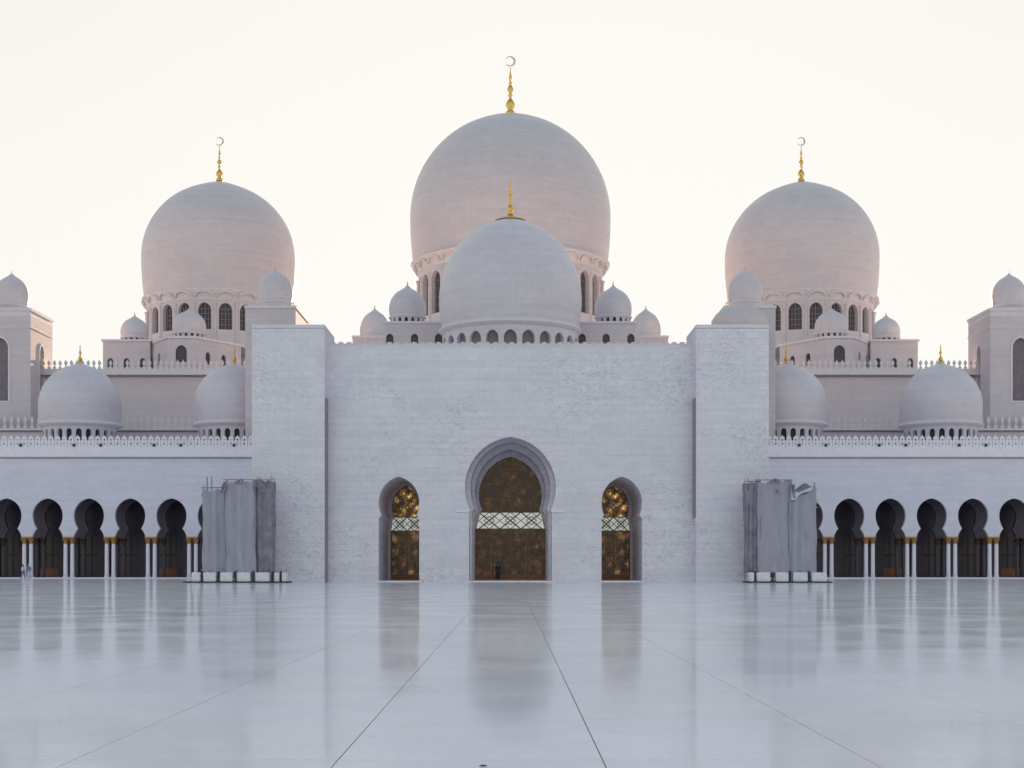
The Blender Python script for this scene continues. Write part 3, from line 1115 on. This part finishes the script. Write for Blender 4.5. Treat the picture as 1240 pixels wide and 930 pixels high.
def drum(parent, Rd, z0, z1, n, win, depth, mat, glassmat, mull=False, arc=108, columns=None):
    """cylindrical drum with one arched opening per sector facing the court"""
    m = MB()
    sa = 2 * PI / n
    Wd = sa * Rd
    hw, a, b = win
    vis = []
    loop = arch_loop(0, hw, a, b, 6)
    seg = 4
    outer = [(-Wd / 2 + Wd * k / seg, z0) for k in range(seg + 1)] + [(Wd / 2 - Wd * k / seg, z1) for k in range(seg + 1)]
    for i in range(n):
        th = -PI / 2 + i * sa
        dv = (i * 360.0 / n + 180) % 360 - 180
        tf = (lambda th: lambda s, d, z: ((Rd - d) * math.cos(th + s / Rd), (Rd - d) * math.sin(th + s / Rd), z))(th)
        if abs(dv) <= arc:
            m.shape(outer, [loop], tf, 0, depth, back=False)
            vis.append(i)
        else:
            m.shape(outer, [], tf, 0, depth, back=False, sides=False)
    dr = m.build('drum', mat, parent)
    pane = MB()
    tf0 = lambda s, d, z: ((Rd - d) * math.sin(s / Rd), -(Rd - d) * math.cos(s / Rd), z)
    pane.shape(arch_loop(0, hw * 1.03, a, b * 1.0 + 0.02, 6), [], tf0, depth * 0.8, depth * 0.8 + 0.05)
    pme = pane.mesh('window_pane', glassmat)
    mme = None
    if mull:
        mm = MB()
        y = -(Rd - depth * 0.8) + 0.0
        hh = b - a
        mm.box(-0.05, 0.05, y - 0.14, y - 0.05, a, b - 0.05)
        for q in (-0.5, 0.5):
            mm.box(q * hw - 0.035, q * hw + 0.035, y - 0.13, y - 0.05, a, b - hw * 0.4)
        for t in (0.2, 0.4, 0.6, 0.78):
            mm.box(-hw, hw, y - 0.135, y - 0.05, a + hh * t - 0.035, a + hh * t + 0.035)
        mme = mm.mesh('mullion', 'mullion')
    cme = None
    if columns:
        cme = MB().lathe([(columns * 1.4, z0), (columns * 1.4, z0 + 0.3), (columns, z0 + 0.4), (columns, b - hw * 0.6), (columns * 1.5, b - hw * 0.3), (columns * 1.5, b - hw * 0.1)], 8, cx=0, cy=-Rd).mesh('engaged_column', mat)
    for i in vis:
        link('window_pane', pme, dr, rz=i * sa)
        if mme:
            link('mullion', mme, dr, rz=i * sa)
        if cme:
            link('engaged_column', cme, dr, rz=(i + 0.5) * sa)
    return dr


def big_dome(label, X, Y, Zb, zd, Rd, rb, Rm, hd, hu, n, win, fin, group=None, tip=0.6):
    """large dome: Zb = foot of the drum, zd = height of the drum"""
    t = thing('dome', label, 'dome', (X, Y, Zb), group)
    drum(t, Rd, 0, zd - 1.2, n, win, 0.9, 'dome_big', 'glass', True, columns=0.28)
    # flaring cornice with a hood over every window
    cm = MB()
    cm.lathe([(Rd - 0.1, zd - 1.9), (Rd + 0.10, zd - 1.88), (Rd + 0.12, zd - 1.3), (Rd + 0.35, zd - 0.7), (rb + 0.35, zd - 0.25), (rb + 0.42, zd - 0.08), (rb + 0.2, zd), (rb - 0.3, zd + 0.02)], 88)
    cn = cm.build('cornice', 'trim', t)
    sa = 2 * PI / n
    rw = Rd * sa * 0.42
    hm_ = MB()
    zc = zd - 1.35
    pts = []
    for k in range(13):
        a = PI * k / 12
        ang = rw * math.cos(a) / (Rd + 0.5)
        zz = zc + rw * 0.62 * math.sin(a) ** 0.9
        rr = Rd + 0.32 + 0.55 * math.sin(a)
        pts.append((rr * math.sin(ang), -rr * math.cos(ang), zz))
    hm_.tube(pts, 0.17, 6)
    hme = hm_.mesh('scallop_hood', 'trim')
    for i in range(n):
        dv = (i * 360.0 / n + 180) % 360 - 180
        if abs(dv) <= 108:
            link('scallop_hood', hme, cn, rz=i * sa)
    s = MB()
    s.lathe([(r, z + zd) for r, z in dome_profile(rb, Rm, hd, hu, tip, 34)], 112, cap=False)
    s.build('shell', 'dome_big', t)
    finial(t, zd + hd + hu + tip * 0.86, fin[0], fin[1], fin[2])
    return t


# main dome
big_dome('tallest main marble dome in the centre with scalloped cornice and crescent spire', 0, 131, 35.0, PZ(322, 131) - 35.0, 15.1, 15.95, 16.45, 7.6, 16.7, 28,
         (1.15, 6.5, 13.2), (7.6, 0.80, 0.85), tip=0.6)
for s, side in ((-1, 'left'), (1, 'right')):
    big_dome('large marble dome over the %s side of the prayer hall, with gold crescent spire' % side, s * 47.85, 131, 35.6, PZ(366, 131) - 35.6, 11.55, 12.0, 12.5, 6.9, 12.3, 22,
             (1.05, 3.0, 7.2), (5.6, 0.60, 0.70), 'large side domes', tip=0.75)


def mid_dome(label, X, Y, Zb, zd, Rd, rb, Rm, hd, hu, n, win, mat, fin, plate=0.0, group=None, tip=0.3, lip=0.3, gl='void'):
    t = thing('dome', label, 'dome', (X, Y, Zb), group)
    drum(t, Rd, 0, zd - 0.35, n, win, 0.5, mat, gl)
    cm = MB()
    cm.lathe([(Rd - 0.1, zd - 0.6), (Rd + 0.06, zd - 0.58), (Rd + 0.08, zd - 0.4), (rb + lip, zd - 0.3), (rb + lip + 0.06, zd - 0.12), (rb + lip * 0.6, zd - 0.02), (rb + lip * 0.4, zd + 0.14), (rb - 0.2, zd + 0.15)], 72)
    cm.build('cornice', 'trim', t)
    s = MB()
    s.lathe([(r, z + zd) for r, z in dome_profile(rb, Rm, hd, hu, tip, 28)], 80, cap=False)
    s.build('shell', mat, t)
    finial(t, zd + hd + hu + tip * 0.8, fin[0], fin[1], 0.0, plate)
    return t


mid_dome('central front dome above the entrance wall with wide gilded finial plate', 0, 90, CZ - 0.545, 28.2 - CZ + 0.545, 7.62, 7.72, 8.05, 3.3, 9.0, 24,
         (0.70, PZ(420, 85.65) - CZ + 0.545, PZ(398.5, 85.65) - CZ + 0.545), 'dome_mid', (4.2, 0.45), 1.75, tip=0.55, gl='glass_grey')
YD = 105.0
for s, side in ((-1, 'left'), (1, 'right')):
    for off, where in ((521, 'farther from'), (334, 'next to')):
        zb = 15.3
        mid_dome('grey-white arcade dome with gold finial, %s the %s entrance tower' % (where, side), s * off * YD / F, YD, zb, PZ(514, YD) - zb, 4.72, 5.12, 5.30, 2.3, 5.5, 24,
                 (0.36, 2.35, 4.0), 'dome_mid', (2.5, 0.30), 0.75, 'arcade roof domes', tip=0.35)


def small_dome(label, X, Y, Zb, Rm, hu, hd, dh, n=0, fin=(0.6, 0.11), group='small roof domes', mat='dome_small', tip=0.5):
    t = thing('small_dome', label, 'dome', (X, Y, Zb), group)
    if n:
        drum(t, Rm * 0.93, 0, dh - 0.12, n, (Rm * 0.93 * PI / n * 0.50, dh * 0.22, dh * 0.80), 0.25, mat, 'void')
    else:
        MB().lathe([(Rm * 0.93, 0), (Rm * 0.93, dh - 0.12)], 40, cap=False).build('drum', mat, t)
    MB().lathe([(Rm * 0.9, dh - 0.25), (Rm * 0.98, dh - 0.22), (Rm * 1.03, dh - 0.1), (Rm * 1.0, dh), (Rm * 0.9, dh + 0.01)], 40, cap=False).build('cornice', 'trim', t)
    MB().lathe([(r, z + dh) for r, z in dome_profile(Rm * 0.95, Rm, hd, hu, tip, 16)], 48, cap=False).build('shell', mat, t)
    finial(t, dh + hd + hu + tip * 0.8, fin[0], fin[1])
    return t


for s, side in ((-1, 'left'), (1, 'right')):
    small_dome('small dome on the windowed roof block just %s of the front dome' % side, s * 12.3, 95.2, PZ(389, 92), 2.2, 2.45, 0.95, 1.45, 16)
    small_dome('small pinkish dome peeping over the entrance wall, outermost on the %s of the main dome' % side, s * 19.2, 112.8, 33.4, 2.1, 2.8, 0.9, 0.5, 0)
    small_dome('small dome on the faceted bay in front of the %s large dome' % side, s * 47.8, 118.6, 34.95, 2.45, 2.4, 0.9, 1.25, 16)
    small_dome('small dome on the corner block beyond the %s large dome' % side, s * 57.2, 121.2, 35.2, 2.1, 2.2, 0.8, 1.1, 14)
    small_dome('small dome on the square block behind the %s entrance tower' % side, s * 30.55, 103.6, PZ(370, 100.4), 2.2, 2.7, 1.3, 1.4, 0)
    small_dome('small dome on top of the %s pavilion tower' % side, s * (abs(PX(37, 111)) + 4.27), 113.65, PZ(373, 111), 2.38, 2.85, 1.4, 1.1, 0)
# low shoulder dome beside the right-hand block
t = thing('shoulder_dome', 'low pinkish shoulder dome tucked beside the right tower block', 'dome', (PX(900, 97), 98.5, 27.0))
MB().lathe([(3.5, 0), (3.5, PZ(396, 97) - 27)], 48, cap=False).build('drum', 'hall', t)
MB().lathe([(3.4, PZ(396, 97) - 27.1), (3.75, PZ(396, 97) - 27), (3.75, PZ(394, 97) - 27), (3.4, PZ(394, 97) - 26.95)], 48, cap=False).build('cornice', 'trim', t)
MB().lathe([(r, z + PZ(394, 97) - 27) for r, z in dome_profile(3.4, 3.5, 0.4, 2.5, 0.0, 14)], 48, cap=False).build('shell', 'hall', t)


# ------------------------------------------------------------------ wrapped scaffolds
def net_tube(mb, cx, cy, hx, hy, z0, z1fun, seed, nx=56, nz=30, taper=0.0):
    rr = random.Random(seed)
    ph = [rr.uniform(0, 6.28) for _ in range(8)]
    i0 = len(mb.v)
    for j in range(nz + 1):
        for k in range(nx):
            a = 2 * PI * k / nx
            ca, sa = math.cos(a), math.sin(a)
            q = (abs(ca) ** 5 + abs(sa) ** 5) ** (-1 / 5)
            x, y = ca * q, sa * q
            top = z1fun(x)
            t = j / nz
            z = z0 + (top - z0) * t
            fold = 0.085 * math.sin(a * 9 + ph[0] + 0.7 * math.sin(z * 0.5 + ph[1])) + 0.03 * math.sin(a * 21 + ph[2] + z * 0.3)
            fold += 0.05 * math.sin(z * 1.7 + a * 3 + ph[3]) * math.sin(z * 0.6 + ph[4])
            sag = 0.10 * math.sin(PI * t) * (0.6 + 0.4 * math.sin(ph[5] + 2 * a))
            bot = 1 + taper * t
            if j >= nz - 2:
                fold += 0.08 * math.sin(a * 13 + ph[6])
                z += 0.12 * math.sin(a * 6 + ph[7]) * (j - nz + 3) / 3
            mb.v.append((cx + x * (hx * bot - sag * 0.3 + fold), cy + y * (hy + fold - sag), z))
    for j in range(nz):
        for k in range(nx):
            k2 = (k + 1) % nx
            mb.f.append((i0 + j * nx + k, i0 + j * nx + k2, i0 + (j + 1) * nx + k2, i0 + (j + 1) * nx + k))
            mb.sm.append(True)


def scaffold(label, Y, x0, x1, towers, poles, seed, shaded_k, flaps):
    xm = PX((x0 + x1) / 2, Y)
    t = thing('wrapped_scaffold', label, 'scaffold', (xm, Y, 0), 'wrapped scaffolds by the towers')
    for k, (a, b, top, slope, hy, dy, taper) in enumerate(towers):
        ca = PX((a + b) / 2, Y) - xm
        hx = (b - a) / 2 * Y / F
        m = MB()
        zt = PZ(top, Y)
        net_tube(m, ca, dy, hx, hy, 0.95, (lambda zt, slope: lambda x: zt + slope * x)(zt, slope), seed + k, taper=taper)
        m.build('netting', 'net_shade' if k == shaded_k else 'net', t)
        # board deck closing the top a little below the rim, corner standards
        pl = MB()
        pl.box(ca - hx * 0.86, ca + hx * 0.86, dy - hy * 0.86, dy + hy * 0.86, zt - abs(slope) - 0.55, zt - abs(slope) - 0.45)
        pl.build('deck', 'dark_grey', t)
        for ex in (-1, 1):
            for ey in (-1, 1):
                st = MB().tube([(ca + ex * hx * 0.84, dy + ey * hy * 0.84, 0.2), (ca + ex * hx * 0.84, dy + ey * hy * 0.84, zt - abs(slope) + 0.2 + 0.35 * ((k + ex) % 2))], 0.045, 7)
                st.build('standard', 'steel', t)
    for (px, top) in poles:
        st = MB().tube([(PX(px, Y) - xm, 0.1, 6.5), (PX(px, Y) - xm, 0.1, PZ(top, Y))], 0.07, 7)
        st.build('standard', 'steel', t)
    # ledgers near the top and netting flaps and a dark gap patch at the rim
    for (a, b, top, slope, hy, dy, taper) in towers:
        for dz in (0.12, 0.75):
            MB().tube([(PX(a, Y) - xm - 0.1, dy - hy * 0.84, PZ(top, Y) - abs(slope) + dz - 0.5), (PX(b, Y) - xm + 0.1, dy - hy * 0.84, PZ(top, Y) - abs(slope) + dz - 0.5)], 0.045, 6).build('ledger', 'steel', t)
    for (fx, fy, fw, fh, sk, mat) in flaps:
        m = MB()
        nx, nz = 10, 10
        i0 = len(m.v)
        for side in (0, 1):
            for j in range(nz + 1):
                for i in range(nx + 1):
                    u, v = i / nx, j / nz
                    x = PX(fx, Y) - xm + (u - 0.5) * fw * Y / F * (1 - 0.35 * v) + sk * v
                    z = PZ(fy, Y) - v * fh * Y / F + 0.15 * math.sin(u * 5 + fx) * (1 - v)
                    y = -1.36 - 0.10 * math.sin(u * 7 + v * 4 + fx) - 0.06 * math.sin(v * 9) - 0.03 * side
                    m.v.append((x, y, z))
        for side in (0, 1):
            o_ = side * (nx + 1) * (nz + 1)
            for j in range(nz):
                for i in range(nx):
                    q = o_ + j * (nx + 1) + i
                    m.f.append((q, q + 1, q + nx + 2, q + nx + 1))
                    m.sm.append(True)
        m.build('flap_or_gap_patch', mat, t)
    fr = MB()
    xa, xb = PX(x0 - 2, Y) - xm, PX(x1 + 2, Y) - xm
    for yy in (-1.72, -0.62, 1.25):
        fr.box(xa, xb, yy - 0.06, yy + 0.06, 0.005, 0.13)
    for xx in (xa, xb - 0.1):
        fr.box(xx, xx + 0.1, -1.659, -0.681, 0.005, 0.13)
    fr.build('base_frame', 'black', t)
    return t, xm


ORD = ('first', 'second', 'third', 'fourth', 'fifth', 'sixth', 'seventh')


def ballast(Y, xs, zt, side):
    for k, (a, b) in enumerate(xs):
        hx = (b - a) / 2 * Y / F
        m = MB()
        bev = 0.06
        h = zt - 0.14
        m.box(-hx + bev, hx - bev, -0.42, 0.42, 0, h)
        m.box(-hx, hx, -0.36, 0.36, bev, h * 0.47)
        m.box(-hx, hx, -0.36, 0.36, h * 0.53, h - bev)
        o = thing('ballast_block', 'white concrete ballast block, %s from the left at the foot of the %s scaffold' % (ORD[k], side), 'block',
                  (PX((a + b) / 2, Y), Y, 0.132), 'ballast blocks')
        m.build('body', 'block', o)
        l = MB()
        l.tube([(-0.1, 0, h - 0.02), (-0.1, 0, h + 0.13), (0.1, 0, h + 0.13), (0.1, 0, h - 0.02)], 0.02, 5)
        l.build('lifting_loop', 'black', o)
        if k < len(xs) - 1:
            g0 = (b + xs[k + 1][0]) / 2
            p = thing('kerb_post', 'short black steel post, %s from the left between the %s ballast blocks' % (ORD[k], side), 'post', (PX(g0, Y), Y - 0.05, 0.132), 'posts between the ballast blocks')
            MB().box(-0.09, 0.09, -0.09, 0.09, 0, 0.95).build('shaft', 'black', p)
            MB().lathe([(0.02, 0.95), (0.08, 0.99), (0.09, 1.05), (0.05, 1.11), (0.01, 1.13)], 8).build('cap', 'steel', p)


YS = 75.2
scaffold('grey wrapped scaffold with bare tubes at its upper left, beside the left entrance tower', YS, 229, 349,
         [(246, 277, 594, 0.0, 1.0, 0.35, -0.02), (274, 313, 583.5, 0.1, 1.25, 0.0, -0.01), (311, 331, 583, -0.12, 1.0, 0.25, 0.0)],
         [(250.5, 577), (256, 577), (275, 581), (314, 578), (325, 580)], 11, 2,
         [(293, 582.5, 11, 4.5, 0.0, 'net_shade'), (276, 586, 6, 12, -0.25, 'net_shade'), (320, 588, 8, 9, 0.1, 'net_shade')])  # first entry: the rim's dark open gap, painted as a patch
ballast(YS - 1.15 / K, [(233, 243.5), (247, 262.5), (267.5, 282.5), (288.5, 304), (310, 327), (333, 339), (342, 348)], 0.98, 'left')
scaffold('grey wrapped scaffold with a torn slanting flap, beside the right entrance tower', YS, 904, 1001,
         [(903, 919, 585, 0.1, 1.0, 0.3, 0.10), (915, 956, 583.5, 0.12, 1.25, 0.0, 0.0), (953, 988, 600, 0.75, 1.0, 0.3, -0.02)],
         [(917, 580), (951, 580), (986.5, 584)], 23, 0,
         [(935, 582, 14, 4, 0.0, 'dark_grey'), (956, 586, 5, 18, 0.2, 'net_shade'), (974, 588, 14, 9, -1.1, 'net_shade'), (938, 594, 3, 4, 0.0, 'dark_grey')])
ballast(YS - 1.15 / K, [(906, 912.5), (915.5, 932), (938.5, 954), (959.5, 977), (982, 1000)], 0.98, 'right')


# ------------------------------------------------------------------ people
def skin_mesh(name, verts, edges, radii, mat, parent, root=0, sub=1):
    me = bpy.data.meshes.new(name)
    me.from_pydata(verts, edges, [])
    me.materials.append(M[mat])
    o = link(name, me, parent)
    o.modifiers.new('skin', 'SKIN')
    sv = me.skin_vertices[0].data
    for i, r in enumerate(radii):
        sv[i].radius = r if isinstance(r, tuple) else (r, r)
        sv[i].use_root = (i == root)
    o.modifiers['skin'].use_smooth_shade = True
    s = o.modifiers.new('sub', 'SUBSURF')
    s.levels = s.render_levels = sub
    return o


def person(label, loc, rz, robe, top_mat, leg_mat, head_mat, stride=0.16):
    t = thing('person', label, 'person', loc)
    t.rotation_euler = (0, 0, rz)
    v, e, r = [], [], []

    def add(p, rad, par=None):
        v.append(p)
        r.append(rad)
        if par is not None:
            e.append((par, len(v) - 1))
        return len(v) - 1
    pel = add((0, 0, 0.95), (0.15, 0.11))
    wst = add((0, 0, 1.12), (0.135, 0.10), pel)
    ch = add((0, -0.01, 1.34), (0.165, 0.115), wst)
    nk = add((0, 0, 1.50), 0.058, ch)
    hd0 = add((0, -0.012, 1.585), (0.072, 0.085), nk)
    hd1 = add((0, -0.02, 1.66), (0.076, 0.095), hd0)
    add((0, -0.008, 1.735), (0.058, 0.075), hd1)
    add((0, -0.115, 1.635), 0.014, hd1)                      # nose
    for s in (-1, 1):
        add((s * 0.082, 0.0, 1.645), 0.014, hd1)             # ears
        sh = add((s * 0.185, 0, 1.41), 0.062, ch)
        el = add((s * 0.245, 0.03, 1.13), 0.045, sh)
        wr = add((s * 0.245, -0.09, 0.90), 0.030, el)
        pa = add((s * 0.245, -0.11, 0.825), (0.026, 0.04), wr)
        for f in range(4):
            y0 = -0.145 + f * 0.022
            k1 = add((s * 0.248, y0 - 0.004, 0.775), 0.0095, pa)
            add((s * 0.236, y0 - 0.008, 0.725 + abs(f - 1.3) * 0.008), 0.008, k1)
        k1 = add((s * 0.225, -0.155, 0.815), 0.010, pa)
        add((s * 0.215, -0.175, 0.775), 0.009, k1)
        hp = add((s * 0.095, 0, 0.88), 0.092, pel)
        kn = add((s * 0.10, -s * stride * 0.5 - 0.02, 0.50), 0.062, hp)
        an = add((s * 0.10, -s * stride + 0.03, 0.085), 0.04, kn)
        add((s * 0.105, -s * stride - 0.13, 0.04), (0.042, 0.035), an)
    body = skin_mesh('body', v, e, r, 'skin', t)
    # hair or head cover
    hb = MB()
    hb.lathe([(0.088, 1.60), (0.096, 1.66), (0.090, 1.71), (0.065, 1.755), (0.02, 1.775)], 14)
    hb.v = [(x * 0.93, y * 1.12 + 0.015, z) for x, y, z in hb.v]
    hb.build('hair' if head_mat == 'hair' else 'head_scarf', head_mat, body)
    # shirt: torso with sleeves
    vs, es, rs = [], [], []

    def add2(p, rad, par=None):
        vs.append(p)
        rs.append(rad)
        if par is not None:
            es.append((par, len(vs) - 1))
        return len(vs) - 1
    a = add2((0, 0, 0.90), (0.175, 0.135))
    b = add2((0, 0, 1.12), (0.158, 0.122), a)
    c = add2((0, -0.01, 1.35), (0.185, 0.135), b)
    add2((0, 0, 1.475), 0.075, c)
    for s in (-1, 1):
        q = add2((s * 0.19, 0, 1.41), 0.078, c)
        q = add2((s * 0.247, 0.03, 1.13), 0.062, q)
        add2((s * 0.246, -0.06, 0.955), 0.05, q)
    skin_mesh('shirt', vs, es, rs, top_mat, body)
    if robe:
        m = MB()
        m.lathe([(0.17, 0.98), (0.19, 0.8), (0.23, 0.45), (0.27, 0.10)], 20, cap=False)
        m.v = [(x, y * 0.8 + (0.03 * math.sin(8 * math.atan2(y, x)) if z < 0.5 else 0), z) for x, y, z in m.v]
        m.build('skirt', leg_mat, body)
    else:
        vs, es, rs = [], [], []
        p0 = add2((0, 0, 0.95), (0.165, 0.125))
        for s in (-1, 1):
            q = add2((s * 0.095, 0, 0.86), 0.105, p0)
            q = add2((s * 0.10, -s * stride * 0.5 - 0.02, 0.50), 0.08, q)
            add2((s * 0.10, -s * stride + 0.025, 0.11), 0.06, q)
        skin_mesh('trousers', vs, es, rs, leg_mat, body)
    return t


p1 = person('person in a white top and blue trousers walking in front of the left arcade', (PX(28, 94), 94, 0.004), R(75), False, 'cloth_white', 'cloth_blue', 'hair', 0.2)
p2 = person('person in a long blue robe standing by the leftmost pair of arcade columns', (PX(35, 95.2), 95.2, 0.004), R(200), True, 'cloth_blue', 'cloth_pale', 'cloth_white', 0.05)
p3 = person('person in dark clothes standing in front of the central door', (PX(603, 82.6), 82.6, 0.124), R(170), True, 'cloth_dark', 'cloth_dark', 'cloth_dark', 0.05)


# ------------------------------------------------------------------ small drain cap in the paving near the camera
dr = thing('floor_drain', 'tiny dark drain cap set in the paving near the camera', 'drain', (-0.217, 11.19 / K, 0.001))
MB().lathe([(0.028, 0.0), (0.028, 0.006), (0.022, 0.010), (0.004, 0.011)], 18).build('cap', 'black', dr)
MB().lathe([(0.034, 0.0), (0.034, 0.004), (0.029, 0.0045)], 18, cap=False).build('rim', 'steel', dr)
